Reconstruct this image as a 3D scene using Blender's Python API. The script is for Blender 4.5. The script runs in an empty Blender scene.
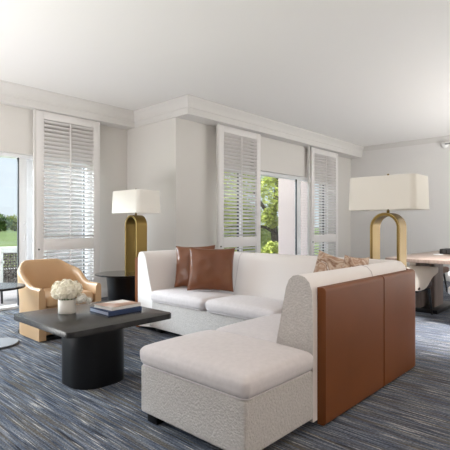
import bpy, bmesh, math, random
from mathutils import Vector, Matrix, Euler

random.seed(7)
R = math.radians
SC = bpy.context.scene
COL = SC.collection

# ------------------------------------------------------------------ materials
def mat(name, color, rough=0.6, metal=0.0, spec=0.5, bump=None, vary=None, sheen=0.0, coat=0.0):
    m = bpy.data.materials.new(name)
    m.use_nodes = True
    nt = m.node_tree
    b = nt.nodes['Principled BSDF']
    b.inputs['Base Color'].default_value = (*color, 1)
    b.inputs['Roughness'].default_value = rough
    b.inputs['Metallic'].default_value = metal
    b.inputs['Specular IOR Level'].default_value = spec
    if sheen:
        b.inputs['Sheen Weight'].default_value = sheen
    if coat:
        b.inputs['Coat Weight'].default_value = coat
        b.inputs['Coat Roughness'].default_value = 0.25
    tc = nt.nodes.new('ShaderNodeTexCoord')
    if vary:                      # (scale, amount): gentle colour mottling
        n = nt.nodes.new('ShaderNodeTexNoise')
        n.inputs['Scale'].default_value = vary[0]
        n.inputs['Detail'].default_value = 4
        nt.links.new(tc.outputs['Object'], n.inputs['Vector'])
        r = nt.nodes.new('ShaderNodeValToRGB')
        a = vary[1]
        r.color_ramp.elements[0].position = 0.3
        r.color_ramp.elements[1].position = 0.7
        r.color_ramp.elements[0].color = (*[c * (1 - a) for c in color], 1)
        r.color_ramp.elements[1].color = (*[min(1, c * (1 + a)) for c in color], 1)
        nt.links.new(n.outputs['Fac'], r.inputs['Fac'])
        nt.links.new(r.outputs['Color'], b.inputs['Base Color'])
    if bump:                      # (scale, strength, distance)
        n2 = nt.nodes.new('ShaderNodeTexNoise')
        n2.inputs['Scale'].default_value = bump[0]
        n2.inputs['Detail'].default_value = 3
        nt.links.new(tc.outputs['Object'], n2.inputs['Vector'])
        bp = nt.nodes.new('ShaderNodeBump')
        bp.inputs['Strength'].default_value = bump[1]
        bp.inputs['Distance'].default_value = bump[2]
        nt.links.new(n2.outputs['Fac'], bp.inputs['Height'])
        nt.links.new(bp.outputs['Normal'], b.inputs['Normal'])
    return m

def ramp_mat(name, stops, scale3, noise_scale=1.0, rough=0.6, detail=4, bump=0.0, distortion=0.0, spec=0.4):
    m = bpy.data.materials.new(name)
    m.use_nodes = True
    nt = m.node_tree
    b = nt.nodes['Principled BSDF']
    b.inputs['Roughness'].default_value = rough
    b.inputs['Specular IOR Level'].default_value = spec
    tc = nt.nodes.new('ShaderNodeTexCoord')
    mp = nt.nodes.new('ShaderNodeMapping')
    mp.inputs['Scale'].default_value = scale3
    n = nt.nodes.new('ShaderNodeTexNoise')
    n.inputs['Scale'].default_value = noise_scale
    n.inputs['Detail'].default_value = detail
    n.inputs['Distortion'].default_value = distortion
    r = nt.nodes.new('ShaderNodeValToRGB')
    while len(r.color_ramp.elements) < len(stops):
        r.color_ramp.elements.new(0.5)
    for e, (p, c) in zip(r.color_ramp.elements, stops):
        e.position = p
        e.color = (*c, 1)
    nt.links.new(tc.outputs['Object'], mp.inputs['Vector'])
    nt.links.new(mp.outputs['Vector'], n.inputs['Vector'])
    nt.links.new(n.outputs['Fac'], r.inputs['Fac'])
    nt.links.new(r.outputs['Color'], b.inputs['Base Color'])
    if bump:
        bp = nt.nodes.new('ShaderNodeBump')
        bp.inputs['Strength'].default_value = bump
        bp.inputs['Distance'].default_value = 0.01
        nt.links.new(n.outputs['Fac'], bp.inputs['Height'])
        nt.links.new(bp.outputs['Normal'], b.inputs['Normal'])
    return m

def carpet_mat():
    m = bpy.data.materials.new('striated_carpet')
    m.use_nodes = True
    nt = m.node_tree
    b = nt.nodes['Principled BSDF']
    b.inputs['Roughness'].default_value = 0.95
    b.inputs['Specular IOR Level'].default_value = 0.1
    tc = nt.nodes.new('ShaderNodeTexCoord')
    def noise(sx, sy, detail, stops, off):
        mp = nt.nodes.new('ShaderNodeMapping')
        mp.inputs['Scale'].default_value = (sx, sy, 1)
        mp.inputs['Location'].default_value = (off, off * 0.7, 0)
        n = nt.nodes.new('ShaderNodeTexNoise')
        n.inputs['Scale'].default_value = 1
        n.inputs['Detail'].default_value = detail
        r = nt.nodes.new('ShaderNodeValToRGB')
        while len(r.color_ramp.elements) < len(stops):
            r.color_ramp.elements.new(0.5)
        for e, (p, c) in zip(r.color_ramp.elements, stops):
            e.position = p
            e.color = (*c, 1)
        nt.links.new(tc.outputs['Object'], mp.inputs['Vector'])
        nt.links.new(mp.outputs['Vector'], n.inputs['Vector'])
        nt.links.new(n.outputs['Fac'], r.inputs['Fac'])
        return r.outputs['Color']
    def mix(fac, a, c):
        x = nt.nodes.new('ShaderNodeMix')
        x.data_type = 'RGBA'
        nt.links.new(fac, x.inputs['Factor'])
        for s, v in (('A', a), ('B', c)):
            sock = [i for i in x.inputs if i.name == s and i.type == 'RGBA'][0]
            if isinstance(v, tuple):
                sock.default_value = (*v, 1)
            else:
                nt.links.new(v, sock)
        return [o for o in x.outputs if o.type == 'RGBA'][0]
    W, K = (1, 1, 1), (0, 0, 0)
    base = noise(88, 3.2, 5, CARPET_BASE, 0.0)
    taupe = noise(52, 1.6, 3, [(0.46, K), (0.66, W)], 31.0)
    c1 = mix(taupe, base, CARPET_TAUPE)
    dash = noise(105, 3.0, 2, [(0.60, K), (0.69, W)], 67.0)
    c2 = mix(dash, c1, CARPET_DASH)
    dark = noise(80, 2.6, 2, [(0.60, K), (0.70, W)], 93.0)
    c3 = mix(dark, c2, CARPET_DARK)
    fleck = noise(170, 75, 2, [(0.30, (0.55, 0.55, 0.55)), (0.70, (1.35, 1.35, 1.35))], 11.0)
    mul = nt.nodes.new('ShaderNodeMix')
    mul.data_type = 'RGBA'
    mul.blend_type = 'MULTIPLY'
    mul.inputs['Factor'].default_value = 1
    ss = [i for i in mul.inputs if i.type == 'RGBA']
    nt.links.new(c3, ss[0])
    nt.links.new(fleck, ss[1])
    nt.links.new([o for o in mul.outputs if o.type == 'RGBA'][0], b.inputs['Base Color'])
    return m

CARPET_BASE = [(0.36, (0.050, 0.062, 0.092)), (0.50, (0.110, 0.130, 0.175)), (0.62, (0.225, 0.240, 0.275))]
CARPET_TAUPE = (0.125, 0.112, 0.095)
CARPET_DASH = (0.52, 0.50, 0.47)
CARPET_DARK = (0.028, 0.030, 0.040)

def glass_mat():
    m = bpy.data.materials.new('window_glass')
    m.use_nodes = True
    nt = m.node_tree
    nt.nodes.remove(nt.nodes['Principled BSDF'])
    o = nt.nodes['Material Output']
    t = nt.nodes.new('ShaderNodeBsdfTransparent')
    t.inputs['Color'].default_value = (0.96, 0.98, 0.97, 1)
    g = nt.nodes.new('ShaderNodeBsdfGlossy')
    g.inputs['Roughness'].default_value = 0.02
    x = nt.nodes.new('ShaderNodeMixShader')
    x.inputs['Fac'].default_value = 0.05
    nt.links.new(t.outputs[0], x.inputs[1])
    nt.links.new(g.outputs[0], x.inputs[2])
    nt.links.new(x.outputs[0], o.inputs['Surface'])
    return m

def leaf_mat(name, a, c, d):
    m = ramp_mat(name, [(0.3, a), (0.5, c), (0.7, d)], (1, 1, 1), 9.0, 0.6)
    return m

M = {}
M['wall'] = mat('warm_white_paint', (0.70, 0.675, 0.645), 0.75, bump=(60, 0.05, 0.002))
M['ceiling'] = mat('ceiling_paint', (0.86, 0.845, 0.825), 0.8)
M['trim'] = mat('trim_paint', (0.70, 0.68, 0.66), 0.6)
M['shutter'] = mat('shutter_paint', (0.80, 0.775, 0.765), 0.45)
M['door_frame'] = mat('white_aluminium', (0.88, 0.885, 0.90), 0.35)
M['rubber'] = mat('dark_gasket', (0.05, 0.05, 0.055), 0.6)
M['glass'] = glass_mat()
M['carpet'] = carpet_mat()
M['seat'] = mat('woven_cushion_fabric', (0.63, 0.585, 0.59), 0.9, spec=0.2, bump=(260, 0.25, 0.002), vary=(40, 0.04), sheen=0.15)
M['boucle'] = mat('cream_boucle', (0.53, 0.495, 0.475), 0.95, spec=0.15, bump=(90, 1.0, 0.008), vary=(85, 0.10), sheen=0.2)
M['back'] = mat('pale_sofa_weave', (0.79, 0.75, 0.735), 0.9, spec=0.2, bump=(220, 0.2, 0.002), sheen=0.15)
M['leather'] = mat('cognac_leather', (0.175, 0.056, 0.016), 0.5, spec=0.2, bump=(240, 0.08, 0.001), vary=(3, 0.08))
M['brown_leather'] = mat('brown_cushion_leather', (0.165, 0.058, 0.024), 0.30, spec=0.45, bump=(14, 0.35, 0.012), vary=(5, 0.12))
M['tan'] = mat('tan_leather', (0.53, 0.335, 0.18), 0.42, spec=0.45, bump=(200, 0.08, 0.001), vary=(4, 0.06))
M['tan_side'] = mat('pale_tan_leather', (0.55, 0.40, 0.275), 0.5, spec=0.4, bump=(200, 0.08, 0.001))
M['black_wood'] = ramp_mat('black_stained_oak', [(0.35, (0.014, 0.013, 0.013)), (0.65, (0.034, 0.032, 0.031))], (6, 70, 6), 1.0, 0.27, 4, 0.05, spec=0.45)
M['black_metal'] = mat('black_metal', (0.012, 0.012, 0.013), 0.3, spec=0.5)
M['black_base'] = mat('satin_black_lacquer', (0.005, 0.005, 0.006), 0.33, spec=0.35)
M['brass'] = mat('aged_brass', (0.215, 0.14, 0.038), 0.42, metal=0.75, bump=(90, 0.05, 0.001))
M['brass_edge'] = mat('polished_brass', (0.62, 0.46, 0.21), 0.3, metal=0.85)
M['shade'] = mat('linen_lampshade', (0.82, 0.79, 0.735), 0.9, spec=0.1, bump=(300, 0.1, 0.001))
M['ceramic'] = mat('matt_white_ceramic', (0.78, 0.75, 0.70), 0.55)
M['petal'] = mat('ivory_petals', (0.93, 0.89, 0.77), 0.8, spec=0.2, vary=(60, 0.07))
M['stem'] = mat('green_stem', (0.17, 0.25, 0.09), 0.7)
M['leafpale'] = mat('pale_bract', (0.80, 0.79, 0.74), 0.8)
M['navy'] = mat('navy_cloth_binding', (0.030, 0.055, 0.14), 0.6)
M['page'] = mat('book_pages', (0.80, 0.78, 0.74), 0.8)
M['bluepage'] = mat('pale_blue_jacket', (0.52, 0.58, 0.74), 0.5)
M['cover'] = ramp_mat('printed_cover', [(0.40, (0.74, 0.70, 0.67)), (0.50, (0.50, 0.28, 0.20)), (0.62, (0.33, 0.20, 0.14))], (5.5, 3.0, 1), 1.0, 0.35, 2)
M['patio'] = mat('pale_pink_paving', (0.25, 0.215, 0.205), 0.8, vary=(2, 0.05))
M['stucco'] = mat('pale_pink_stucco', (0.47, 0.375, 0.355), 0.85, bump=(40, 0.1, 0.004))
M['grass'] = mat('mown_grass', (0.33, 0.41, 0.13), 0.9, vary=(0.15, 0.12))
M['bark'] = ramp_mat('tree_bark', [(0.35, (0.035, 0.025, 0.018)), (0.65, (0.11, 0.08, 0.055))], (1, 1, 0.4), 7.0, 0.9, 4, 0.6)
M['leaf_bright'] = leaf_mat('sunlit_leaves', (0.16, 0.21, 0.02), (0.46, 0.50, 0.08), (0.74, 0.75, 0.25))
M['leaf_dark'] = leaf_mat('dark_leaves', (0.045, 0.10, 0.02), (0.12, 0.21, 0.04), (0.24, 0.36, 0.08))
M['wicker'] = ramp_mat('grey_wicker', [(0.40, (0.06, 0.055, 0.052)), (0.60, (0.25, 0.23, 0.215))], (50, 50, 40), 1.0, 0.8, 2, 0.4)
M['white_frame'] = mat('white_outdoor_frame', (0.80, 0.79, 0.77), 0.5)
M['table_wood'] = ramp_mat('greyed_oak', [(0.35, (0.28, 0.205, 0.165)), (0.65, (0.37, 0.28, 0.23))], (4, 50, 4), 1.0, 0.32, 4, 0.03, spec=0.5)
M['table_leg'] = ramp_mat('brown_oak', [(0.35, (0.20, 0.145, 0.12)), (0.65, (0.28, 0.21, 0.175))], (30, 30, 3), 1.0, 0.5, 4, 0.03)
M['chair_cream'] = mat('oatmeal_chair_fabric', (0.66, 0.59, 0.51), 0.9, spec=0.2, bump=(200, 0.2, 0.002))
M['chair_white'] = mat('white_chair_fabric', (0.82, 0.80, 0.79), 0.9, spec=0.2)
M['chair_brown'] = mat('russet_chair_leather', (0.22, 0.10, 0.055), 0.5)
M['chair_taupe'] = mat('taupe_chair_fabric', (0.40, 0.31, 0.24), 0.9)
M['paper'] = mat('white_paper', (0.86, 0.86, 0.86), 0.7)
M['box_dark'] = mat('dark_box', (0.035, 0.035, 0.038), 0.4)
M['box_grey'] = mat('grey_ridge', (0.11, 0.11, 0.115), 0.4)
M['patterned'] = ramp_mat('marbled_cushion_print', [(0.34, (0.62, 0.50, 0.40)), (0.44, (0.36, 0.20, 0.125)), (0.52, (0.60, 0.47, 0.37)), (0.60, (0.24, 0.12, 0.07)), (0.68, (0.70, 0.63, 0.56))], (1, 1, 1), 7.0, 0.6, 3, 0, 1.6)
M['cream_cushion'] = mat('cream_cushion_cloth', (0.74, 0.69, 0.63), 0.9, spec=0.2)
M['white_plastic'] = mat('white_plastic', (0.85, 0.85, 0.84), 0.4)

# ------------------------------------------------------------------ helpers
def build(name, bm, m, parent=None, smooth=True, angle=40, loc=None):
    bmesh.ops.recalc_face_normals(bm, faces=bm.faces)
    me = bpy.data.meshes.new(name)
    bm.to_mesh(me)
    bm.free()
    me.materials.append(m)
    if smooth:
        for p in me.polygons:
            p.use_smooth = True
        me.set_sharp_from_angle(angle=R(angle))
    o = bpy.data.objects.new(name, me)
    COL.objects.link(o)
    if parent:
        o.parent = parent
    if loc is not None:
        o.location = loc
    return o

def thing(name, label, cat, loc=(0, 0, 0), rz=0.0, group=None):
    o = bpy.data.objects.new(name, None)
    COL.objects.link(o)
    o.location = loc
    o.rotation_euler = (0, 0, rz)
    o.empty_display_size = 0.1
    tag(o, label, cat, group)
    return o

def tag(o, label, cat, group=None):
    o['label'] = label
    o['category'] = cat
    if group:
        o['group'] = group
    return o

def struct(o):
    o['kind'] = 'structure'
    return o

def NB():
    return bmesh.new()

def box(bm, x0, x1, y0, y1, z0, z1, bevel=0.0, seg=2, rot=None, piv=None):
    r = bmesh.ops.create_cube(bm, size=1.0)
    vs = r['verts']
    c = Vector(((x0 + x1) / 2, (y0 + y1) / 2, (z0 + z1) / 2))
    for v in vs:
        v.co = Vector((v.co.x * (x1 - x0), v.co.y * (y1 - y0), v.co.z * (z1 - z0))) + c
    if bevel:
        es = list({e for v in vs for e in v.link_edges})
        rr = bmesh.ops.bevel(bm, geom=es, offset=bevel, segments=seg, affect='EDGES', profile=0.5)
        vs = list({v for f in rr['faces'] for v in f.verts} | {v for v in vs if v.is_valid})
    if rot is not None:
        p = piv if piv is not None else c
        for v in vs:
            v.co = rot @ (v.co - p) + p
    return vs

def rbox(bm, x0, x1, y0, y1, z0, z1, r, seg=3, n=10, fn=None):
    """rounded, finely divided box; fn(p, u, v, w) moves each vertex (u,v,w in -1..1)"""
    lo, hi = (x0, y0, z0), (x1, y1, z1)
    c = [(a + b) / 2 for a, b in zip(lo, hi)]
    h = [(b - a) / 2 for a, b in zip(lo, hi)]
    ax = []
    for k in range(3):
        rr = min(r, h[k] * 0.98)
        L = [-h[k] + rr * (1 - math.cos(i / seg * math.pi / 2)) if False else -h[k] + rr * math.tan(i / seg * math.pi / 4) for i in range(seg)]
        L = [-h[k] + rr * i / seg for i in range(seg)]
        inner = [-h[k] + rr + (2 * h[k] - 2 * rr) * i / n for i in range(n + 1)]
        ax.append(L + inner + [-x for x in reversed(L)])
    N = [len(a) for a in ax]
    cache = {}
    def V(i, j, k):
        if (i, j, k) not in cache:
            p = [ax[0][i], ax[1][j], ax[2][k]]
            q = [max(-h[t] + min(r, h[t] * .98), min(h[t] - min(r, h[t] * .98), p[t])) for t in range(3)]
            d = Vector([p[t] - q[t] for t in range(3)])
            if d.length > 1e-9:
                rr = min(r, min(h) * .98)
                m = max(abs(x) for x in d)
                d = d.normalized() * m
            w = Vector(q) + d
            w = Vector([w[t] + c[t] for t in range(3)])
            if fn:
                w = fn(w, p[0] / h[0], p[1] / h[1], p[2] / h[2])
            cache[(i, j, k)] = bm.verts.new(w)
        return cache[(i, j, k)]
    for (a, b, cc) in ((0, 1, 2), (1, 2, 0), (2, 0, 1)):
        for end in (0, N[cc] - 1):
            for i in range(N[a] - 1):
                for j in range(N[b] - 1):
                    def idx(u, v):
                        t = [0, 0, 0]
                        t[a], t[b], t[cc] = u, v, end
                        return V(*t)
                    bm.faces.new((idx(i, j), idx(i + 1, j), idx(i + 1, j + 1), idx(i, j + 1)))

def prism(bm, pts, z0, z1, bevel=0.0, seg=2):
    lo = [bm.verts.new((x, y, z0)) for x, y in pts]
    hi = [bm.verts.new((x, y, z1)) for x, y in pts]
    n = len(pts)
    f0 = bm.faces.new(lo)
    f1 = bm.faces.new(hi)
    for i in range(n):
        bm.faces.new((lo[i], lo[(i + 1) % n], hi[(i + 1) % n], hi[i]))
    if bevel:
        es = list(f0.edges) + list(f1.edges)
        bmesh.ops.bevel(bm, geom=es, offset=bevel, segments=seg, affect='EDGES', profile=0.5)

def rrect(x0, x1, y0, y1, r, n=8):
    pts = []
    for cx, cy, a0 in ((x1 - r, y1 - r, 0), (x0 + r, y1 - r, 90), (x0 + r, y0 + r, 180), (x1 - r, y0 + r, 270)):
        for i in range(n + 1):
            a = R(a0 + 90 * i / n)
            pts.append((cx + r * math.cos(a), cy + r * math.sin(a)))
    return pts

def lathe(bm, prof, cx=0, cy=0, n=40):
    rings = []
    for r, z in prof:
        if r < 1e-6:
            rings.append([bm.verts.new((cx, cy, z))])
        else:
            rings.append([bm.verts.new((cx + r * math.cos(2 * math.pi * i / n), cy + r * math.sin(2 * math.pi * i / n), z)) for i in range(n)])
    for a, b in zip(rings, rings[1:]):
        for i in range(n):
            j = (i + 1) % n
            if len(a) == 1 and len(b) == 1:
                continue
            if len(a) == 1:
                bm.faces.new((a[0], b[i], b[j]))
            elif len(b) == 1:
                bm.faces.new((a[i], a[j], b[0]))
            else:
                bm.faces.new((a[i], a[j], b[j], b[i]))

def tube(bm, pts, radii, n=10, cap=True):
    rings = []
    pts = [Vector(p) for p in pts]
    for i, p in enumerate(pts):
        d = (pts[min(i + 1, len(pts) - 1)] - pts[max(i - 1, 0)]).normalized()
        u = d.cross(Vector((0, 0, 1)))
        if u.length < 1e-3:
            u = Vector((1, 0, 0))
        u.normalize()
        w = d.cross(u)
        r = radii[i] if isinstance(radii, (list, tuple)) else radii
        rings.append([bm.verts.new(p + r * (math.cos(2 * math.pi * k / n) * u + math.sin(2 * math.pi * k / n) * w)) for k in range(n)])
    for a, b in zip(rings, rings[1:]):
        for k in range(n):
            bm.faces.new((a[k], a[(k + 1) % n], b[(k + 1) % n], b[k]))
    if cap:
        bm.faces.new(rings[0])
        bm.faces.new(rings[-1])

def sweep_profile(bm, path, prof, closed_prof=False):
    """path: plan polyline (x,y), room on the LEFT of travel; prof: (offset into room, z); mitred corners"""
    rows = []
    n = len(path)
    for o, z in prof:
        row = []
        for i, p in enumerate(path):
            p = Vector(p)
            def nrm(a, b):
                d = (Vector(b) - Vector(a)).normalized()
                return Vector((-d.y, d.x))
            if i == 0:
                m = nrm(path[0], path[1])
            elif i == n - 1:
                m = nrm(path[-2], path[-1])
            else:
                a, b = nrm(path[i - 1], path[i]), nrm(path[i], path[i + 1])
                m = (a + b)
                m = m / max(1e-6, m.dot(a))
            q = p + m * o
            row.append(bm.verts.new((q.x, q.y, z)))
        rows.append(row)
    R_ = rows + ([rows[0]] if closed_prof else [])
    for a, b in zip(R_, R_[1:]):
        for i in range(n - 1):
            bm.faces.new((a[i], a[i + 1], b[i + 1], b[i]))
    if closed_prof:
        bm.faces.new([r[0] for r in rows])
        bm.faces.new([r[-1] for r in rows])

def sstep(a, b, x):
    t = max(0.0, min(1.0, (x - a) / (b - a)))
    return t * t * (3 - 2 * t)

# ------------------------------------------------------------------ the room shell
CZ = 2.765            # ceiling
VZ = 2.535            # underside of the boxed cornice
Y1, Y2 = 5.70, 4.55  # window walls (inner faces)
XP = 3.91            # side of the pier
XR = 9.0             # right wall
XB, YB = -3.2, -3.2  # walls behind the camera
HD = 1.98            # door heads
T = 0.22

b = NB(); box(b, XB - .3, XR + .3, YB - .3, Y1 + .02, -.12, 0)
struct(build('floor', b, M['carpet'], smooth=False))
b = NB(); box(b, XB - .3, XR + .3, YB - .3, Y1 + .3, CZ, CZ + .2)
struct(build('ceiling', b, M['ceiling'], smooth=False))
# left window wall: opening x -1.3 .. 3.28
b = NB()
box(b, XB, -1.3, Y1, Y1 + T, 0, CZ)
box(b, 3.28, XP + .02, Y1, Y1 + T, 0, CZ)
box(b, -1.3, 3.28, Y1, Y1 + T, HD, CZ)
struct(build('wall_left', b, M['wall'], smooth=False))
# pier side and its front, up to the second opening
b = NB()
box(b, XP, XP + T, Y2, Y1 + T, 0, CZ)
struct(build('wall_pier', b, M['wall'], smooth=False))
b = NB()
box(b, XP + T, 4.72, Y2, Y2 + T, 0, CZ)
box(b, 8.02, XR, Y2, Y2 + T, 0, CZ)
box(b, 4.72, 8.02, Y2, Y2 + T, HD, CZ)
struct(build('wall_back', b, M['wall'], smooth=False))
b = NB(); box(b, XR, XR + T, YB, Y2 + T, 0, CZ)
struct(build('wall_right', b, mat('lifted_cool_white', (0.79, 0.775, 0.765), 0.75), smooth=False))  # cooler white, made paler to stand in for light this wall lacks
# behind the camera (out of view); the dining end has a wide opening
b = NB()
box(b, XB - T, XB, YB, Y1 + T, 0, CZ)
struct(build('wall_rear', b, M['wall'], smooth=False))
b = NB()
box(b, XB - T, 4.2, YB - T, YB, 0, CZ); box(b, 8.4, XR + T, YB - T, YB, 0, CZ)
box(b, 4.2, 8.4, YB - T, YB, 2.35, CZ)
struct(build('wall_front', b, M['wall'], smooth=False))

# boxed cornice with crown moulding; path travels with the room on its left
crown_prof = [(0.0, VZ), (0.022, VZ), (0.022, VZ + .085), (0.030, VZ + .09), (0.030, VZ + .105), (0.036, VZ + .135),
              (0.052, VZ + .165), (0.075, VZ + .19), (0.085, VZ + .205), (0.085, VZ + .222), (0.095, VZ + .23), (0.095, CZ), (0.0, CZ)]
path = [(XB, 5.50), (XP, 5.50), (XP, 4.30), (XR, 4.30)]
path = list(reversed(path))
b = NB(); sweep_profile(b, path, crown_prof, True)
# box behind the moulding over each window
box(b, XB, XP, 5.50, Y1, VZ, CZ)
box(b, XP, XR, 4.30, Y2, VZ, CZ)
struct(build('trim_1', b, M['trim'], angle=30))
# slim crown on the right wall
b = NB()
sweep_profile(b, [(XR, YB), (XR, 4.30)], [(0, CZ - .095), (.012, CZ - .095), (.02, CZ - .075), (.045, CZ - .03), (.06, CZ - .02), (.06, CZ), (0, CZ)], True)
struct(build('trim_2', b, M['trim'], angle=30))
bb = [(0, 0), (.016, 0), (.016, .10), (.008, .125), (0, .125)]
b = NB(); sweep_profile(b, [(XP, Y1), (3.30, Y1)], bb, True)
struct(build('baseboard_left', b, M['trim'], angle=30))
b = NB(); sweep_profile(b, [(4.70, Y2), (XP, Y2), (XP, Y1)], bb, True)
struct(build('baseboard_pier', b, M['trim'], angle=30))
b = NB(); sweep_profile(b, [(XR, YB), (XR, Y2)], bb, True)
struct(build('baseboard_right', b, M['trim'], angle=30))
# shade fascia above the door heads
b = NB(); box(b, -1.3, 2.44, 5.60, Y1, HD - .02, VZ, .004)
struct(build('trim_3', b, M['wall'], smooth=False))
b = NB(); box(b, 5.50, 7.02, 4.47, Y2, HD - .01, VZ, .004)
struct(build('trim_4', b, M['wall'], smooth=False))

# ------------------------------------------------------------------ sliding glass doors
def sliding_door(name, x0, x1, y, stiles, panes, head=HD):
    root = bpy.data.objects.new(name, None); COL.objects.link(root); struct(root)
    f = NB()
    box(f, x0, x1, y, y + .14, head - .06, head, .004)
    box(f, x0, x1, y, y + .14, 0, .035, .004)
    box(f, x0, x0 + .05, y, y + .14, 0, head, .004)
    box(f, x1 - .05, x1, y, y + .14, 0, head, .004)
    build('frame', f, M['door_frame'], root)
    for (a, c, dy) in stiles:
        s = NB(); box(s, a, c, y + dy, y + dy + .045, .035, head - .06, .004)
        build('stile', s, M['door_frame'], root)
    for (a, c, dy) in panes:
        s = NB(); box(s, a, c, y + dy + .018, y + dy + .026, .035, head - .06)
        build('pane', s, M['glass'], root)
        g = NB()
        box(g, c - .012, c, y + dy - .002, y + dy + .03, .035, head - .06)
        build('gasket', g, M['rubber'], root)
    return root
d1 = sliding_door('window_1', -1.3, 3.28, Y1, [(2.285, 2.385, .01), (2.40, 2.54, .07), (.6, .7, .01)], [(.7, 2.285, .01), (2.54, 3.23, .07), (-1.25, .6, .07)])
h = NB(); tube(h, [(2.345, Y1 - .005, .86), (2.345, Y1 - .03, .90), (2.345, Y1 - .03, 1.06), (2.345, Y1 - .005, 1.10)], .008, 8)
build('handle', h, M['door_frame'], d1)
d2 = sliding_door('window_2', 4.72, 8.02, Y2, [(6.88, 6.99, .01), (7.0, 7.10, .07), (5.3, 5.4, .07)], [(5.40, 6.88, .01), (7.10, 7.97, .07), (4.77, 5.3, .07)])
h = NB(); tube(h, [(6.935, Y2 - .005, .82), (6.935, Y2 - .03, .86), (6.935, Y2 - .03, 1.04), (6.935, Y2 - .005, 1.08)], .008, 8)
build('handle', h, M['door_frame'], d2)

sliding_door('window_3', 4.2, 8.4, YB - .18, [(6.2, 6.3, .01), (6.3, 6.4, .07)], [(4.25, 6.2, .01), (6.4, 8.35, .07)], 2.35)
b = NB(); box(b, -30, 40, -60, YB - .2, -.2, -.05)
struct(build('ground_garden', b, M['grass'], smooth=False))

# ------------------------------------------------------------------ plantation shutters
def shutter(x0, x1, y, label, z0=.02, z1=VZ - .005, mid=(.73, .885)):
    w = x1 - x0
    t = thing('window_shutter', label, 'shutter', (x0, y, z0), 0, 'plantation shutters beside the glass doors')
    H = z1 - z0
    m0, m1 = mid[0] - z0, mid[1] - z0
    st = .10
    f = NB()
    box(f, 0, st, 0, .035, 0, H, .003); box(f, w - st, w, 0, .035, 0, H, .003)
    box(f, st, w - st, 0, .035, 0, .13, .003); box(f, st, w - st, 0, .035, H - .10, H, .003)
    box(f, st, w - st, 0, .035, m0, m1, .003)
    build('frame', f, M['shutter'], t)
    for (a, c) in ((.13, m0), (m1, H - .10)):
        s = NB()
        n = max(1, round((c - a) / .054))
        p = (c - a) / n
        for k in range(n):
            z = a + p * (k + .5)
            prof = []
            for i in range(10):
                an = 2 * math.pi * i / 10
                uu, vv = .031 * math.cos(an), .0055 * math.sin(an)
                ti = R(-27)
                prof.append((.018 + uu * math.cos(ti) - vv * math.sin(ti), z + uu * math.sin(ti) + vv * math.cos(ti)))
            L = [s.verts.new((st - .004, yy, zz)) for yy, zz in prof]
            Rr = [s.verts.new((w - st + .004, yy, zz)) for yy, zz in prof]
            for i in range(10):
                s.faces.new((L[i], L[(i + 1) % 10], Rr[(i + 1) % 10], Rr[i]))
            s.faces.new(L); s.faces.new(Rr)
        build('louvre_panel', s, M['shutter'], t)
        r = NB(); box(r, w / 2 - .007, w / 2 + .007, -.021, -.009, a + .01, c - .01, .003)
        build('tilt_rod', r, M['shutter'], t)
    k = NB(); bmesh.ops.create_uvsphere(k, u_segments=10, v_segments=6, radius=.011, matrix=Matrix.Translation((.03, -.008, m0 + .02)))
    build('knob', k, M['black_metal'], t)
    return t
shutter(2.43, 3.34, 5.535, 'tall white louvred shutter left of the pier, behind the tan armchair')
shutter(4.585, 5.555, 4.375, 'white louvred shutter right of the pier, left of the tree view')
shutter(7.10, 8.11, 4.375, 'white louvred shutter nearest the right wall, beyond the far lamp')
# shutter tracks hanging below the cornice
for i, (x0, y) in enumerate(((2.40, 5.535), (4.56, 4.375), (7.0, 4.375))):
    b = NB(); box(b, x0, x0 + .03, y, y + .035, .0, VZ, .003)
    struct(build('trim_%d' % (5 + i), b, M['trim'], smooth=False))

# ------------------------------------------------------------------ sectional sofa
sofa = thing('sectional_sofa', 'L-shaped cream sectional sofa with chaise and cognac leather back panels', 'sofa', (2.66, 2.4, 0))
OX, OY = 2.66, 2.4
def sp(name, bm, m, **k):
    for v in bm.verts:
        v.co.x -= OX; v.co.y -= OY
    return build(name, bm, m, sofa, **k)
def sub(parent, name, bm, m):
    for v in bm.verts:
        v.co.x -= OX; v.co.y -= OY
    return build(name, bm, m, parent)
XO, YO, YE = 3.37, 1.205, 3.695      # outer faces of the back: x side, near y side, far arm
X0B = 1.965                         # open end of the near back
# bases
b = NB(); rbox(b, 1.405, 1.95, 1.19, 1.925, .056, .308, .014, 3, 6)
sp('chaise_base', b, M['boucle'])
b = NB()
prism(b, [(1.975, 1.42), (3.06, 1.42), (3.06, 3.49), (2.665, 3.49), (2.665, 1.92), (1.975, 1.92)], .048, .304, .008)
sp('seat_base', b, M['boucle'])
# seat cushions
def cushion(name, x0, x1, y0, y1, z0=.302, z1=.405, r=.042, crown=.022, piping=True):
    def fn(p, u, v, w):
        k = (1 - u ** 4) * (1 - v ** 4)
        if w > 0:
            p.z += crown * k * w
        if w < .6:                    # sides tuck in a little towards the foot
            q = .009 * (1 - max(w, -1)) / 2
            p.x -= q * max(-1, min(1, u * 1.0)) if abs(u) > .9 else 0
            p.y -= q * max(-1, min(1, v * 1.0)) if abs(v) > .9 else 0
        return p
    c = NB(); rbox(c, x0, x1, y0, y1, z0, z1, r, 4, 10, fn)
    o = sp(name, c, M['seat'])
    if piping:
        pts = [(x, y, z0 + .010) for x, y in rrect(x0 + .018, x1 - .018, y0 + .018, y1 - .018, r, 5)]
        pts.append(pts[0])
        p_ = NB(); tube(p_, pts, .0035, 6, False)
        sub(o, 'piping', p_, M['seat'])
    return o
cushion('seat_cushion', 1.385, 1.95, 1.168, 1.94, crown=.03)
cushion('seat_cushion', 1.955, 2.655, 1.41, 1.935, crown=.018)
cushion('seat_cushion', 2.665, 3.085, 1.41, 1.935, crown=.015)
cushion('seat_cushion', 2.635, 3.09, 1.945, 2.71, crown=.025)
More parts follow.
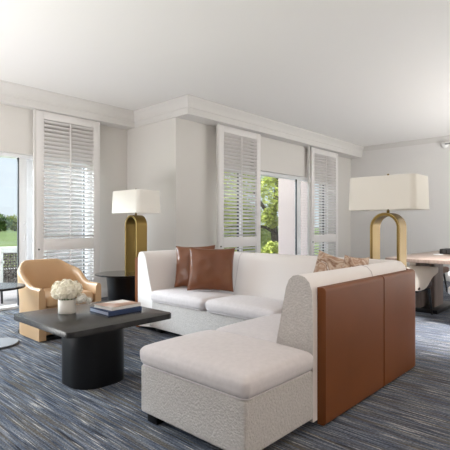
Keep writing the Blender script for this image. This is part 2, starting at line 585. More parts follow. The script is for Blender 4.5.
cushion('seat_cushion', 2.635, 3.09, 2.72, 3.485, crown=.025)

# wrap-around back and arm swept along its outer line
def off_path(o, xs, xe, r0=.11, n=7):
    """plan line at inward offset o: near back end -> corner -> far corner -> arm front"""
    r = max(r0 - o, .03) if o < .2 else .05
    pts = [(xs + (XO - o - r - xs) * i / 6, YO + o) for i in range(7)]
    for i in range(1, n + 1):
        a = R(-90 + 90 * i / n)
        pts.append((XO - o - r + r * math.cos(a), YO + o + r + r * math.sin(a)))
    y_a, y_b = YO + o + r, YE - o - r
    pts += [(XO - o, y_a + (y_b - y_a) * i / 10) for i in range(1, 10)]
    for i in range(n + 1):
        a = R(90 * i / n)
        pts.append((XO - o - r + r * math.cos(a), YE - o - r + r * math.sin(a)))
    x_a = XO - o - r
    pts += [(x_a + (xe - x_a) * i / 4, YE - o) for i in range(1, 5)]
    return pts
prof = [(0, .03), (0, .30), (0, .60), (.004, .71), (.018, .755), (.045, .783), (.08, .792), (.115, .784), (.142, .760), (.160, .718),
        (.182, .62), (.208, .50), (.228, .42), (.236, .36), (.236, .05)]
b = NB()
rows = []
for o, z in prof:
    e = .02 * (1 - abs(2 * (o / .236) - 1) ** 3)       # gently domed open ends
    rows.append([b.verts.new((x, y, z)) for x, y in off_path(o, X0B - .6 * e, 2.665 - e)])
for r0, r1 in zip(rows, rows[1:]):
    for i in range(len(r0) - 1):
        b.faces.new((r0[i], r0[i + 1], r1[i + 1], r1[i]))
for r0, r1 in ((rows[-1], rows[0]),):
    for i in range(len(r0) - 1):
        b.faces.new((r0[i], r0[i + 1], r1[i + 1], r1[i]))
for idx in (0, -1):
    b.faces.new([r[idx] for r in rows])
ends = [e for e in b.edges if e.is_manifold and e.calc_face_angle(0) > R(55) and (all(abs(v.co.x - X0B) < .05 for v in e.verts) or all(abs(v.co.x - 2.665) < .05 and v.co.y > 3 for v in e.verts))]
bmesh.ops.bevel(b, geom=ends, offset=.02, segments=3, affect='EDGES', profile=.5)
bk = sp('backrest', b, M['back'], angle=50)
bk.data.materials.append(M['boucle'])              # the open near end is covered in boucle
for p in bk.data.polygons:
    if p.normal.x < -.3 and p.center.x + OX < X0B + .06:
        p.material_index = 1
# seams in the back where the modules meet
for pos in (('x', 2.70), ('y', 1.94), ('y', 2.80)):
    pts = []
    for o, z in prof[2:13]:
        oo = o
        if pos[0] == 'x':
            pts.append((pos[1], YO + oo, z))
        else:
            pts.append((XO - oo, pos[1], z))
    s = NB(); tube(s, pts, .0035, 6)
    sp('seam', s, M['seat'])
# leather outer panels: each a padded panel swept along the outer line
def leather(path, z0=.010, z1=.728, th=.05):
    """path: plan points on the inner face of the panel, outside on the right of travel"""
    c = NB()
    P = [Vector(p) for p in path]
    N = len(P)
    rows = []
    def nr(i):
        d = (P[min(i + 1, N - 1)] - P[max(i - 1, 0)]).normalized()
        return Vector((d.y, -d.x))
    r = .022
    sec = []
    for k in range(7):
        a = R(90 * k / 6)
        sec.append((th - r + r * math.sin(a), z1 - r + r * math.cos(a)))
    for k in range(7):
        a = R(90 * k / 6)
        sec.append((th - r + r * math.cos(a), z0 + r - r * math.sin(a)))
    sec = [(0, z1)] + sec + [(0, z0)]
    for i in range(N):
        row = [c.verts.new((P[i].x + nr(i).x * o, P[i].y + nr(i).y * o, z)) for o, z in sec]
        rows.append(row)
    for a, b_ in zip(rows, rows[1:]):
        for k in range(len(sec)):
            m = (k + 1) % len(sec)
            c.faces.new((a[k], a[m], b_[m], b_[k]))
    c.faces.new(rows[0]); c.faces.new(rows[-1])
    es = [e for e in c.edges if e.is_manifold and e.calc_face_angle(0) > R(60) and (all(v in rows[0] for v in e.verts) or all(v in rows[-1] for v in e.verts))]
    bmesh.ops.bevel(c, geom=es, offset=.016, segments=3, affect='EDGES', profile=.5)
    return sp('leather_panel', c, M['leather'], angle=50)
def line(a, b_, n=4):
    return [(a[0] + (b_[0] - a[0]) * i / n, a[1] + (b_[1] - a[1]) * i / n) for i in range(n + 1)]
def arc(cx, cy, r, a0, a1, n=8):
    return [(cx + r * math.cos(R(a0 + (a1 - a0) * i / n)), cy + r * math.sin(R(a0 + (a1 - a0) * i / n))) for i in range(n + 1)]
leather(line((2.01, YO), (2.734, YO)))
leather(line((2.747, YO), (XO - .10, YO)) + arc(XO - .10, YO + .10, .10, -90, 0)[1:] + line((XO, YO + .12), (XO, 1.93)))
leather(line((XO, 1.938), (XO, 2.80)))
leather(line((XO, 2.808), (XO, YE - .10)) + arc(XO - .10, YE - .10, .10, 0, 90)[1:] + line((XO - .12, YE), (2.675, YE)), th=.062)
for x, y in ((1.475, 1.27), (1.475, 1.865), (2.05, 1.85), (2.74, 3.40), (2.74, 2.6), (2.74, 2.0), (3.2, 3.5), (3.2, 1.32), (2.1, 1.3)):
    f = NB(); box(f, x - .04, x + .04, y - .04, y + .04, 0, .058, .004)
    sp('foot', f, M['black_base'])

# ------------------------------------------------------------------ scatter cushions
def pillow_bm(w, h, t, n=22, pinch=.07, wrinkle=0.0, seed=1):
    b = NB()
    rnd = random.Random(seed)
    ph = [rnd.uniform(0, 6.28) for _ in range(6)]
    def pt(u, v, s):
        ed = 1 - pinch * (1 - abs(v) ** 2.2) * abs(u) ** 3
        ev = 1 - pinch * (1 - abs(u) ** 2.2) * abs(v) ** 3
        x, z = w / 2 * u * ed, h / 2 * v * ev
        k = ((1 - abs(u) ** 2.6) * (1 - abs(v) ** 2.6)) ** .55
        wr = wrinkle * k * (math.sin(7 * u + 5 * v + ph[0]) + .6 * math.sin(11 * v - 6 * u + ph[1]) + .5 * math.sin(13 * u + ph[2]))
        return Vector((x, s * (t / 2 * k) + wr, z + h / 2))
    g = {}
    for s in (-1, 1):
        for i in range(n + 1):
            for j in range(n + 1):
                u, v = -1 + 2 * i / n, -1 + 2 * j / n
                u, v = math.sin(u * math.pi / 2) * .35 + u * .65, math.sin(v * math.pi / 2) * .35 + v * .65
                if s == 1 and (i in (0, n) or j in (0, n)):
                    g[(s, i, j)] = g[(-1, i, j)]
                else:
                    g[(s, i, j)] = b.verts.new(pt(u, v, s))
    for s in (-1, 1):
        for i in range(n):
            for j in range(n):
                b.faces.new((g[(s, i, j)], g[(s, i + 1, j)], g[(s, i + 1, j + 1)], g[(s, i, j + 1)]))
    return b
def pillow(label, w, h, t, m, loc, rz, lean, roll=0, group=None, seed=1, wrinkle=.0045):
    o = build('scatter_cushion', pillow_bm(w, h, t, wrinkle=wrinkle, seed=seed), m, angle=75)
    tag(o, label, 'cushion', group)
    # local front is -Y; lean tips the top backwards (+Y)
    o.rotation_euler = (Matrix.Rotation(rz, 4, 'Z') @ Matrix.Rotation(-lean, 4, 'X') @ Matrix.Rotation(roll, 4, 'Y')).to_euler()
    o.location = loc
    return o
ZS = .428
pillow('brown leather cushion at the back, against the arm and partly covered by its twin', .42, .425, .12, M['brown_leather'], (2.985, 3.195, ZS + .008), R(-60), R(12), R(-2), 'brown leather cushions', 3)
pillow('brown leather cushion in front, square and wholly visible beside its twin', .445, .42, .13, M['brown_leather'], (2.92, 2.905, ZS + .006), R(-52), R(14), R(1), 'brown leather cushions', 5)
pillow('marbled brown cushion in the sofa corner, its pointed corner nearest the window', .34, .36, .10, M['patterned'], (3.0, 1.735, ZS + .045), R(-82), R(9), R(15), 'marbled cushions', 8)
pillow('marbled tan cushion in the sofa corner, nearest the far arched lamp', .30, .39, .09, M['patterned'], (2.955, 1.505, ZS + .018), R(170), R(6), R(-6), 'marbled cushions', 9)

# ------------------------------------------------------------------ coffee table
ct = thing('coffee_table', 'square black oak coffee table with a thick oval pedestal', 'coffee table', (1.655, 2.835, 0))
b = NB(); prism(b, rrect(-.405, .405, -.415, .415, .045), .382, .42, .004, 2)
build('table_top', b, M['black_wood'], ct)
b = NB(); prism(b, rrect(-.265, .115, -.32, .06, .15, 12), 0, .383, .004)
build('pedestal', b, M['black_base'], ct)

# books
def book(label, w, d, z, hgt, rz, c, mc, mp, ms):
    t = thing('book', label, 'book', (c[0], c[1], z), rz, 'books on the coffee table')
    b = NB(); box(b, -w / 2, w / 2, -d / 2, d / 2, 0, .004, .001); box(b, -w / 2, w / 2, -d / 2, d / 2, hgt - .004, hgt, .001); box(b, -w / 2, w / 2, -d / 2, -d / 2 + .004, .002, hgt - .002)
    build('spine', b, ms, t)
    b = NB(); box(b, -w / 2 + .003, w / 2 - .003, -d / 2 + .004, d / 2 - .005, .004, hgt - .004)
    build('pages', b, mp, t)
    b = NB(); box(b, -w / 2, w / 2, -d / 2, d / 2, hgt - .0005, hgt + .001)
    build('cover', b, mc, t)
    return t
book('dark navy book lying underneath on the coffee table', .28, .26, .4205, .030, R(-1), (1.815, 2.79), M['navy'], M['bluepage'], M['navy'])
book('pale book with a brown printed cover, lying on top of the navy book', .258, .222, .4520, .022, R(3), (1.828, 2.79), M['cover'], M['page'], M['page'])

# vase and flowers
VX, VY = 1.535, 2.99
b = NB(); lathe(b, [(0, .4205), (.058, .4205), (.061, .425), (.061, .516), (.058, .520), (.055, .517), (.055, .44), (0, .438)], 0, 0, 40)
for v in b.verts: v.co.z -= .42
va = build('vase', b, M['ceramic'], loc=(VX, VY, .42)); tag(va, 'plain off-white cylinder vase on the coffee table', 'vase')
fl = thing('flower_bouquet', 'rounded bunch of ivory hydrangeas in the white vase', 'flowers', (VX, VY, .40))
rnd = random.Random(4)
def bloom(cx, cy, cz, r, n=150, m='petal'):
    b = NB()
    bmesh.ops.create_icosphere(b, subdivisions=2, radius=r * .68, matrix=Matrix.Translation((cx, cy, cz)))
    for i in range(n):
        z = 1 - 2 * (i + .5) / n
        a = i * 2.39996
        rr = math.sqrt(1 - z * z)
        d = Vector((rr * math.cos(a), rr * math.sin(a), z))
        c = Vector((cx, cy, cz)) + d * r * rnd.uniform(.72, 1.02)
        u = d.orthogonal().normalized()
        w = d.cross(u)
        ro = rnd.uniform(0, 6.28)
        s = r * rnd.uniform(.20, .30)
        tilt = d * rnd.uniform(-.2, .9)
        for k in range(4):                    # four-petalled florets
            an = ro + k * math.pi / 2
            e = (u * math.cos(an) + w * math.sin(an) + tilt * .5)
            f = (u * -math.sin(an) + w * math.cos(an))
            p = [c, c + e * s * .6 + f * s * .45 + d * s * .22, c + e * s * 1.15 + d * s * .10, c + e * s * .6 - f * s * .45 + d * s * .22]
            b.faces.new([b.verts.new(q) for q in p])
    return build('bloom', b, M[m], fl, smooth=False)
for (x, y, z, r) in ((-.033, .03, .190, .058), (.04, -.02, .190, .058), (0, -.045, .182, .054), (-.05, -.035, .176, .048), (.03, .05, .188, .056), (0, 0, .212, .052), (-.068, .005, .170, .042)):
    bloom(x, y, z, r)
for (x, y, z, r) in ((.085, -.065, .125, .034), (.125, -.085, .105, .026), (.055, -.085, .12, .03)):
    bloom(x, y, z, r, 50, 'leafpale')
b = NB()
for (x, y, z) in ((-.02, .02, .15), (.02, -.015, .15), (0, -.02, .14), (-.02, -.015, .13), (.015, .025, .15)):
    tube(b, [(x * .6, y * .6, .043), (x, y, .09), (x * 1.5, y * 1.5, z)], .004, 6)
tube(b, [(.01, -.015, .08), (.028, -.03, .126), (.06, -.07, .134), (.085, -.065, .125), (.125, -.085, .105)], .003, 6)
build('stem', b, M['stem'], fl)

# ------------------------------------------------------------------ tan armchair
AX, AY = 2.035, 4.20
ac = thing('armchair', 'tan leather tub armchair behind the coffee table, near the glass door', 'armchair', (AX, AY, 0))
HW, HD_ = .312, .33      # half width, half depth (front at -HD_)
def u_path(o, n=9, r0=.29):
    r = max(r0 - o, .06)
    x1, y1 = HW - o, HD_ - o
    pts = [(-x1, -HD_ + (y1 - r + HD_) * i / 8) for i in range(9)]
    for i in range(1, n + 1):
        a = R(180 - 90 * i / n)
        pts.append((-x1 + r + r * math.cos(a), y1 - r + r * math.sin(a)))
    pts += [(-x1 + r + (2 * x1 - 2 * r) * i / 6, y1) for i in range(1, 6)]
    for i in range(n + 1):
        a = R(90 - 90 * i / n)
        pts.append((x1 - r + r * math.cos(a), y1 - r + r * math.sin(a)))
    pts += [(x1, y1 - r + (-HD_ - y1 + r) * i / 8) for i in range(1, 9)]
    return pts
base_path = u_path(0)
def top_h(p):
    return .485 + .215 * sstep(-.16, .16, p[1]) * (1 - .38 * sstep(.17, .312, abs(p[0])))
sh = NB(); rows = []
for o, fz, lean in ((0, 0.0, 0), (0, .5, 0), (-.003, .8, .0), (0, .95, .0), (.012, .99, 0), (.027, 1.0, 0), (.042, .99, 0), (.055, .95, 0), (.06, .8, 0), (.063, .5, 0), (.065, .0, 0)):
    row = []
    for i, (x, y) in enumerate(u_path(o)):
        z = .014 + (top_h(base_path[i]) - .014) * fz
        ln = .05 * max(0, z - .38) / .3 * sstep(-.1, .3, base_path[i][1])
        d = Vector((base_path[i][0] * .4, base_path[i][1])).normalized()
        row.append(sh.verts.new((x + d.x * ln, y + d.y * ln, z)))
    rows.append(row)
rows_c = rows + [rows[0]]
for a, c in zip(rows_c, rows_c[1:]):
    for i in range(len(a) - 1):
        sh.faces.new((a[i], a[i + 1], c[i + 1], c[i]))
for idx in (0, -1):
    sh.faces.new([r[idx] for r in rows])
ends = [e for e in sh.edges if all(abs(v.co.y + HD_) < .003 for v in e.verts) and e.is_manifold and e.calc_face_angle(0) > R(50)]
bmesh.ops.bevel(sh, geom=ends, offset=.009, segments=3, affect='EDGES', profile=.5)
build('shell', sh, M['tan'], ac, angle=55)
s = NB(); rbox(s, -HW + .068, HW - .068, -HD_ + .015, .25, .05, .30, .02, 3, 5)
build('seat_base', s, M['tan'], ac)
def fnc(p, u, v, w):
    if w > 0: p.z += .02 * (1 - u ** 2) * (1 - v ** 2)
    return p
s = NB(); rbox(s, -HW + .067, HW - .067, -HD_ + .005, .255, .302, .405, .035, 4, 8, fnc)
build('seat_cushion', s, M['tan'], ac)
s = NB(); prism(s, rrect(-HW + .03, HW - .03, -HD_ + .02, HD_ - .04, .10), 0, .030)
build('plinth', s, M['black_base'], ac)

# ------------------------------------------------------------------ side table (round tops) at the left edge
st = thing('side_table', 'round black pedestal side table left of the armchair', 'side table', (1.44, 4.10, 0))
b = NB(); lathe(b, [(0, .50), (.235, .50), (.24, .506), (.24, .516), (.236, .52), (0, .52)], 0, 0, 56)
build('table_top', b, M['black_wood'], st)
b = NB(); lathe(b, [(0, .018), (.019, .018), (.019, .50), (0, .50)], -.02, .0, 20)
build('stem', b, M['black_metal'], st)
b = NB(); lathe(b, [(0, 0), (.182, 0), (.185, .004), (.185, .014), (.18, .019), (0, .019)], 0, 0, 48)
build('base', b, mat('brushed_grey_steel', (0.17, 0.175, 0.19), .45, metal=.4), st)

# ------------------------------------------------------------------ end table, console, arched lamps
et = thing('end_table', 'round black drum end table behind the sofa arm', 'end table', (3.03, 4.50, 0))
b = NB(); lathe(b, [(0, .463), (.325, .463), (.332, .467), (.332, .474), (.328, .478), (0, .478)], 0, 0, 56)
build('table_top', b, mat('black_glass', (0.008, 0.008, 0.009), 0.06, spec=0.6, coat=.3), et)
b = NB(); lathe(b, [(0, 0), (.165, 0), (.175, .02), (.185, .30), (.20, .464), (0, .464)], 0, 0, 44)
build('drum_base', b, M['black_base'], et)
co = thing('console_table', 'low dark console behind the sofa back, under the far arched lamp', 'console table', (3.585, 2.06, 0))
b = NB(); box(b, -.135, .125, -.75, .75, .42, .455, .004)
build('table_top', b, M['black_wood'], co)
for sx in (-.11, .095):
    for sy in (-.70, .70):
        b = NB(); box(b, sx - .02, sx + .02, sy - .02, sy + .02, 0, .421, .003)
        build('leg', b, M['black_metal'], co)

def arch_lamp(loc, label, rz=0):
    t = thing('table_lamp', label, 'table lamp', loc, rz, 'arched brass table lamps')
    wid, dep, th, hh = .125, .075, .024, .705
    # arch (in the YZ plane, deep along X)
    def ring(rad, straight_w):
        pts = [(-straight_w, 0)]
        c = hh - .125
        for i in range(25):
            a = math.pi - math.pi * i / 24
            pts.append((straight_w * math.cos(a), c + rad * math.sin(a)))
        pts.append((straight_w, 0))
        return pts
    outer, inner = ring(.125, wid), ring(.125 - th, wid - th)
    b = NB()
    vo = [[b.verts.new((s * dep, y, z)) for y, z in outer] for s in (-1, 1)]
    vi = [[b.verts.new((s * dep, y, z)) for y, z in inner] for s in (-1, 1)]
    n = len(outer)
    for i in range(n - 1):
        b.faces.new((vo[0][i], vo[0][i + 1], vo[1][i + 1], vo[1][i]))
        b.faces.new((vi[0][i], vi[0][i + 1], vi[1][i + 1], vi[1][i]))
        for s in (0, 1):
            b.faces.new((vo[s][i], vo[s][i + 1], vi[s][i + 1], vi[s][i]))
    for i in (0, n - 1):
        b.faces.new((vo[0][i], vo[1][i], vi[1][i], vi[0][i]))
    es = [e for e in b.edges if e.is_manifold and e.calc_face_angle(0) > R(60)]
    bmesh.ops.bevel(b, geom=es, offset=.003, segments=2, affect='EDGES')
    build('arch_base', b, M['brass'], t, angle=30)
    # bright polished rim on both faces
    for s in (-1, 1):
        e = NB()
        pts = [(s * (dep + .0005), y * .985, z) for y, z in ring(.125 - .003, wid - .003)]
        tube(e, pts, .0024, 6)
        build('rim', e, M['brass_edge'], t)
    b = NB(); lathe(b, [(0, hh - .002), (.012, hh - .002), (.012, hh + .02), (.006, hh + .022), (.006, 1.02), (0, 1.02)], 0, 0, 14)
    build('stem', b, M['brass'], t)
    b = NB(); lathe(b, [(0, 1.008), (.007, 1.010), (.009, 1.024), (.005, 1.032), (0, 1.033)], 0, 0, 12)
    build('finial', b, M['brass'], t)
    # rectangular shade, slightly wider at the foot, with rounded corners
    b = NB(); rows = []
    for (g, z) in ((0.0, .728), (-.008, 1.0)):
        rows.append([b.verts.new((x, y, z)) for x, y in rrect(-.18 - g, .18 + g, -.285 - g, .285 + g, .05, 8)])
    n = len(rows[0])
    inner = []
    for (g, z) in ((-.004, .728), (-.012, 1.0)):
        inner.append([b.verts.new((x, y, z)) for x, y in rrect(-.18 - g, .18 + g, -.285 - g, .285 + g, .046, 8)])
    for i in range(n):
        j = (i + 1) % n
        b.faces.new((rows[0][i], rows[0][j], rows[1][j], rows[1][i]))
        b.faces.new((inner[0][i], inner[0][j], inner[1][j], inner[1][i]))
        b.faces.new((rows[0][i], rows[0][j], inner[0][j], inner[0][i]))
        b.faces.new((rows[1][i], rows[1][j], inner[1][j], inner[1][i]))
    build('lamp_shade', b, M['shade'], t, angle=30)
    b = NB()
    box(b, -.172, .172, -.004, .004, .992, .9995); box(b, -.004, .004, -.276, .276, .992, .9995)
    build('spider', b, M['brass'], t)
    return t
arch_lamp((3.18, 4.45, .4782), 'arched brass lamp with rectangular white shade on the black end table')
arch_lamp((3.605, 1.485, .4552), 'arched brass lamp with rectangular cream shade behind the sofa corner')

# ------------------------------------------------------------------ dining area
dt = thing('dining_table', 'long greyed oak dining table on a slab pedestal by the right wall', 'dining table', (5.95, 1.66, 0))
b = NB(); prism(b, [(x, y) for x, y in rrect(-.98, 1.55, -.62, .44, .05, 5)], .645, .682, .004)
build('table_top', b, M['table_wood'], dt)
for x0, y0 in ((-.38, .23), (-.24, .11)):
    b = NB(); box(b, x0, x0 + .34, y0, y0 + .06, .04, .646, .004)
    build('pedestal_slab', b, M['table_leg'], dt)
b = NB(); box(b, -.44, .36, .02, .37, 0, .045, .004)
build('plinth', b, M['black_base'], dt)

def tub_chair(label, loc, rz, m_out, m_seat):
    t = thing('dining_chair', label, 'dining chair', loc, rz, 'tub dining chairs round the table')
    s = NB(); rows = []
    hw, hd = .275, .27
    def up(o, n=8):
        r = .25 - o
        x1, y1 = hw - o, hd - o
        pts = [(-x1, -hd + .05 + (y1 - r + hd - .05) * i / 6) for i in range(7)]
        for i in range(1, n + 1):
            a = R(180 - 90 * i / n); pts.append((-x1 + r + r * math.cos(a), y1 - r + r * math.sin(a)))
        for i in range(n + 1):
            a = R(90 - 90 * i / n); pts.append((x1 - r + r * math.cos(a), y1 - r + r * math.sin(a)))
        pts += [(x1, y1 - r + (-hd + .05 - y1 + r) * i / 6) for i in range(1, 7)]
        return pts
    bp = up(0)
    for o, f in ((.03, 0), (0, .35), (-.004, .75), (0, .93), (.02, 1), (.04, 1), (.055, .93), (.062, .7), (.065, 0)):
        row = []
        for i, (x, y) in enumerate(up(o)):
            k = sstep(-.22, .20, bp[i][1])
            lo, hi = .47 - .15 * k, .57 + .03 * k
            row.append(s.verts.new((x, y, lo + (hi - lo) * f)))
        rows.append(row)
    rc = rows + [rows[0]]
    for a, c in zip(rc, rc[1:]):
        for i in range(len(a) - 1):
            s.faces.new((a[i], a[i + 1], c[i + 1], c[i]))
    for i in (0, -1):
        s.faces.new([r[i] for r in rows])
    build('shell', s, m_out, t, angle=60)
    s = NB(); rbox(s, -.205, .205, -.25, .185, .32, .41, .03, 3, 5)
    build('seat', s, m_seat, t)
    s = NB(); prism(s, rrect(-.17, .17, -.20, .16, .04), .295, .322)
    build('seat_frame', s, M['black_base'], t)
    for sx, sy in ((-1, -1), (1, -1), (1, 1), (-1, 1)):
        l = NB(); tube(l, [(sx * (.19 if sy < 0 else .12), sy * .17, .31), (sx * (.21 if sy < 0 else .13), sy * .215, 0)], [.017, .011], 8)
        build('leg', l, M['black_metal'], t)
    return t
# local front is -Y; rz=90deg faces +X
tub_chair('oatmeal tub dining chair behind the sofa corner, at the near table end', (5.24, 1.93, 0), R(90), M['chair_cream'], mat('dark_brown_seat', (0.07, 0.04, 0.03), 0.6))
tub_chair('white tub dining chair cut off by the right edge of the photo', (5.195, 1.172, 0), R(180), M['chair_white'], M['chair_white'])
tub_chair('taupe tub dining chair with russet seat on the far side of the table', (7.25, 2.34, 0), R(0), M['chair_taupe'], M['chair_brown'])

# things on the table
b = NB(); box(b, -.08, .08, -.055, .055, 0, .006, .001, rot=Matrix.Rotation(R(20), 3, 'Z'), piv=Vector((0, 0, 0)))
o = build('notepad', b, M['paper'], smooth=False, loc=(5.95, 1.80, .6825)); tag(o, 'white notepad lying on the dining table beside the dark box', 'notepad')
t = thing('desk_organiser', 'low dark ridged box on the dining table', 'box', (6.3, 1.75, .6825))
b = NB(); box(b, -.14, .14, -.28, .10, 0, .065, .008)
build('body', b, M['box_dark'], t)
b = NB()
for k in range(6):
    box(b, -.146, -.139, -.25 + k * .055, -.215 + k * .055, .012, .055, .001)
build('ridge_panel', b, M['box_grey'], t)
# sprinkler on right wall
t = thing('wall_sprinkler', 'small white sprinkler head high on the right wall', 'sprinkler', (XR - .001, 2.60, 2.60))
b = NB(); lathe(b, [(0, 0), (.06, 0), (.066, .008), (.06, .03), (.04, .055), (0, .065)], 0, 0, 24)
for v in b.verts: v.co = Vector((-v.co.z, v.co.x, v.co.y))
build('escutcheon', b, M['white_plastic'], t)
b = NB(); tube(b, [(-.06, -.02, .01), (-.07, -.08, .012), (-.07, -.17, .014)], .012, 8)
build('deflector', b, mat('steel_grey', (.25, .25, .25), .4, metal=.7), t)

# ------------------------------------------------------------------ outside
b = NB(); box(b, -6, 14, Y1 + .02, 9.2, -.16, -.03)
struct(build('ground_patio', b, M['patio'], smooth=False))
b = NB(); box(b, 4.13, 14, Y2 + .02, Y1 + .02, -.16, -.03)
struct(build('ground_terrace', b, M['patio'], smooth=False))
b = NB(); box(b, -220, 260, 9.2, 300, -.4, -.12)
struct(build('ground_lawn', b, M['grass'], smooth=False))
b = NB(); box(b, 7.62, 7.84, Y2 + T, 5.52, -.03, 2.9)
struct(build('wall_terrace', b, M['stucco'], smooth=False))

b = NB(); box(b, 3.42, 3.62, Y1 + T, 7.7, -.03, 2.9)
struct(build('wall_patio', b, mat('darkened_stucco', (0.11, 0.097, 0.093), 0.85, bump=(40, 0.1, 0.004)), smooth=False))  # stucco darkened to stand in for shade seen between the louvres

wc = thing('garden_chair', 'grey woven garden chair with white frame on the patio', 'garden chair', (2.62, 6.62, -.03))
b = NB()
box(b, -.33, .33, -.26, -.20, .70, .79, .02, 3)
box(b, -.33, -.285, -.26, -.20, .24, .74, .01); box(b, .285, .33, -.26, -.20, .24, .74, .01)
box(b, -.33, -.27, -.26, .32, .56, .60, .01); box(b, .27, .33, -.26, .32, .56, .60, .01)
build('frame', b, M['white_frame'], wc)
b = NB()
for k in range(17):
    x = -.28 + .035 * k
    tube(b, [(x, -.225 + (.008 if (k + j) % 2 else -.008), .26 + .05 * j) for j in range(10)], .012, 6)
for j in range(12):
    z = .27 + .038 * j
    tube(b, [(-.285 + .0335 * k, -.225 + (.009 if (k + j) % 2 else -.009), z) for k in range(18)], .0155, 6)
build('woven_back', b, M['wicker'], wc)
b = NB(); rbox(b, -.29, .29, -.19, .32, .36, .46, .03, 3, 4)
build('seat_cushion', b, M['white_frame'], wc)
b = NB(); box(b, -.32, .32, -.24, .32, .26, .355, .01)
build('woven_seat', b, M['wicker'], wc)
for sx in (-.30, .30):
    for sy in (-.22, .28):
        l = NB(); tube(l, [(sx, sy, .30), (sx * .95, sy * .95, 0)], .016, 8)
        build('leg', l, M['black_metal'], wc)

def crown_bm(blobs, n_leaf, size, seed):
    b = NB(); rn = random.Random(seed)
    for _ in range(n_leaf):
        cx, cy, cz, r = rn.choice(blobs)
        d = Vector((rn.gauss(0, 1), rn.gauss(0, 1), rn.gauss(0, 1))).normalized()
        p = Vector((cx, cy, cz)) + d * r * rn.uniform(.45, 1.0)
        u = Vector((rn.gauss(0, 1), rn.gauss(0, 1), rn.gauss(0, 1))).normalized()
        w = u.orthogonal().normalized()
        s = size * rn.uniform(.6, 1.3)
        q = [p - u * s, p + w * s * .45, p + u * s, p - w * s * .45]
        b.faces.new([b.verts.new(k) for k in q])
    return b
# sunlit tree outside the second opening
def near_tree():
    t = thing('garden_tree', 'sunlit yellow-green tree with a forked trunk outside the right-hand glass door', 'tree', (11.3, 8.35, -.12))
    b = NB()
    tube(b, [(.10, .0, 0), (.12, .05, .7), (-.02, 0, 1.25), (.02, 0, 1.7), (.15, .0, 2.4), (.3, 0, 3.2)], [.15, .125, .115, .10, .08, .04], 10)
    tube(b, [(-.02, 0, 1.2), (-.25, -.05, 1.45), (-.55, 0, 1.75), (-.9, .1, 2.2)], [.08, .07, .055, .035], 8)
    tube(b, [(.05, 0, .95), (-.35, .05, 1.12), (-.8, .1, 1.18)], [.07, .05, .03], 8)
    build('trunk', b, M['bark'], t)
    rn = random.Random(5)
    blobs = [(rn.uniform(-2.2, 1.6), rn.uniform(.3, 2.6), rn.uniform(1.3, 4.6), rn.uniform(.4, .8)) for _ in range(60)]
    blobs += [(rn.uniform(-2.4, 1.4), rn.uniform(1.0, 2.8), rn.uniform(.1, 1.8), rn.uniform(.4, .7)) for _ in range(40)]
    blobs += [(rn.uniform(-1.6, .8), rn.uniform(-.9, -.3), rn.uniform(2.2, 3.8), rn.uniform(.25, .5)) for _ in range(10)]
    blobs += [(rn.uniform(-1.2, .5), rn.uniform(-.6, -.2), rn.uniform(.2, 2.0), rn.uniform(.2, .35)) for _ in range(9)]
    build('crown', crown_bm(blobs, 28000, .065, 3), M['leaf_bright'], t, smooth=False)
near_tree()
def shade_tree(x, y, s, seed, label):
    t = thing('garden_tree', label, 'tree', (x, y, -.12))
    b = NB(); tube(b, [(0, 0, 0), (.05, 0, 1.2 * s), (0, 0, 2.2 * s)], [.14 * s, .11 * s, .06 * s], 8)
    build('trunk', b, M['bark'], t)
    rn = random.Random(seed)
    blobs = [(rn.uniform(-.9, .9) * s, rn.uniform(-.9, .9) * s, rn.uniform(1.2, 3.0) * s, rn.uniform(.4, .7) * s) for _ in range(16)]
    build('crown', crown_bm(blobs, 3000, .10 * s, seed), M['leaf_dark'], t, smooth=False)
shade_tree(8.6, 12.4, 1.0, 13, 'dark leafy tree at the lawn edge beyond the wall pier')
# distant trees along the lawn
rn = random.Random(21)
dist = []
for k in range(9):
    px = -30 + k * 15
    dist.append((px, 92 + (6 if k % 2 else 0), rn.uniform(3.4, 4.4)))
for k, (px, D, hgt) in enumerate(dist):
    lat = (px - 225) / 436 * D
    x, y = .7325 * D + .6807 * lat, .6807 * D - .7325 * lat
    t = thing('distant_tree', 'round green tree in the row beyond the lawn, seen through the left glass door', 'tree', (x, y, -.12), 0, 'trees beyond the lawn')
    b = NB(); tube(b, [(0, 0, 0), (0, 0, hgt * .6)], [.2, .12], 6); build('trunk', b, M['bark'], t)
    blobs = [(rn.uniform(-1.3, 1.3), rn.uniform(-.8, .8), rn.uniform(.22, .72) * hgt, rn.uniform(.9, 1.25)) for _ in range(12)]
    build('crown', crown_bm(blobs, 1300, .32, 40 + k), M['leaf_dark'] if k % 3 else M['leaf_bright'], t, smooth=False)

# ------------------------------------------------------------------ light
w = bpy.data.worlds.new('sky'); SC.world = w; w.use_nodes = True
nt = w.node_tree
bg = nt.nodes['Background']
tc = nt.nodes.new('ShaderNodeTexCoord'); sep = nt.nodes.new('ShaderNodeSeparateXYZ'); rp = nt.nodes.new('ShaderNodeValToRGB')
nt.links.new(tc.outputs['Generated'], sep.inputs[0]); nt.links.new(sep.outputs['Z'], rp.inputs['Fac']); nt.links.new(rp.outputs['Color'], bg.inputs['Color'])
e = rp.color_ramp.elements
e[0].position = 0.0; e[0].color = (0.80, 0.87, 0.95, 1)
e[1].position = 0.75; e[1].color = (0.50, 0.68, 0.95, 1)
bg.inputs['Strength'].default_value = 0.88

def light(name, kind, loc, energy, color, target=None, **k):
    l = bpy.data.lights.new(name, kind)
    l.energy = energy; l.color = color
    for a, v in k.items(): setattr(l, a, v)
    o = bpy.data.objects.new(name, l); COL.objects.link(o); o.location = loc
    if target is not None:
        o.rotation_euler = (Vector(target) - Vector(loc)).to_track_quat('-Z', 'Y').to_euler()
    return o
light('sun', 'SUN', (0, 0, 20), 1.6, (1, .95, .86), target=(.5 * 20, -.12 * 20, 20 - .85 * 20), angle=R(1.5))
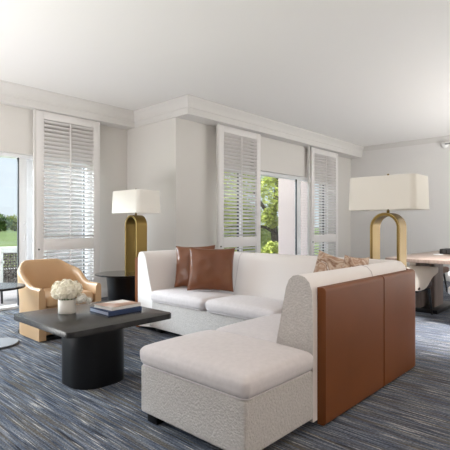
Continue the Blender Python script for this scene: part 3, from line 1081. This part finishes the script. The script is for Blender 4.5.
# unseen area lamps added outdoors to boost the sky light entering the room
light('sky_fill_patio', 'AREA', (-4.5, 14, 5.6), 3400, (.80, .90, 1), target=(1.6, 3.6, .6), shape='RECTANGLE', size=8, size_y=2.2)
light('sky_fill_terrace', 'AREA', (4.6, 11.5, 6.4), 900, (.93, .96, 1), target=(6.0, 3.0, .6), shape='RECTANGLE', size=5, size_y=3)
# daylight through the windows behind the camera
light('daylight_dining_window', 'AREA', (6.3, YB + .06, 1.2), 5, (.97, .98, 1), target=(6.3, 5, 1.2), shape='RECTANGLE', size=4.1, size_y=2.2)
# unseen area lamps added low down to brighten the ceiling from below
light('bounce_window', 'AREA', (-.7, 4.2, .2), 105, (1, .985, .965), target=(-.5, 4.351, 2.77), shape='RECTANGLE', size=2.6, size_y=1.6)
light('bounce', 'AREA', (-.6, -1.4, .4), 62, (1, .95, .90), target=(-.6, -1.39, 2.77), shape='DISK', size=2.4)
light('bounce_dining', 'AREA', (7.4, -1.0, .4), 175, (1, .985, .975), target=(7.4, -.99, 2.77), shape='DISK', size=2.6)
# warm lamp at the camera side of the room
light('warm_lamp', 'AREA', (2.3, -1.7, 2.0), 11, (1, .74, .48), target=(2.6, .3, 0), shape='DISK', size=.7)
# unseen spot added to brighten the carpet by the near table end
light('carpet_fill_spot', 'SPOT', (4.4, .2, 2.74), 1500, (.95, .97, 1), target=(4.95, 1.55, 0), spot_size=R(58), spot_blend=1.0, shadow_soft_size=.25)

# ------------------------------------------------------------------ camera
cam = bpy.data.cameras.new('camera'); co_ = bpy.data.objects.new('camera', cam); COL.objects.link(co_)
co_.location = (0, 0, 1.05)
f = Vector((.7325, .6807, 0))
co_.rotation_euler = f.to_track_quat('-Z', 'Y').to_euler()
cam.sensor_width = 36; cam.lens = 436 / 450 * 36
cam.shift_y = 1 / 450
cam.clip_start = .05; cam.clip_end = 600
SC.camera = co_
vs = SC.view_settings
vs.view_transform = 'Standard'; vs.look = 'None'; vs.gamma = 1; vs.exposure = 0.38; vs.use_curve_mapping = False
SC.cycles.max_bounces = 12; SC.cycles.diffuse_bounces = 7; SC.cycles.transparent_max_bounces = 16
SC.cycles.sample_clamp_indirect = 6
SC.cycles.caustics_reflective = False; SC.cycles.caustics_refractive = False
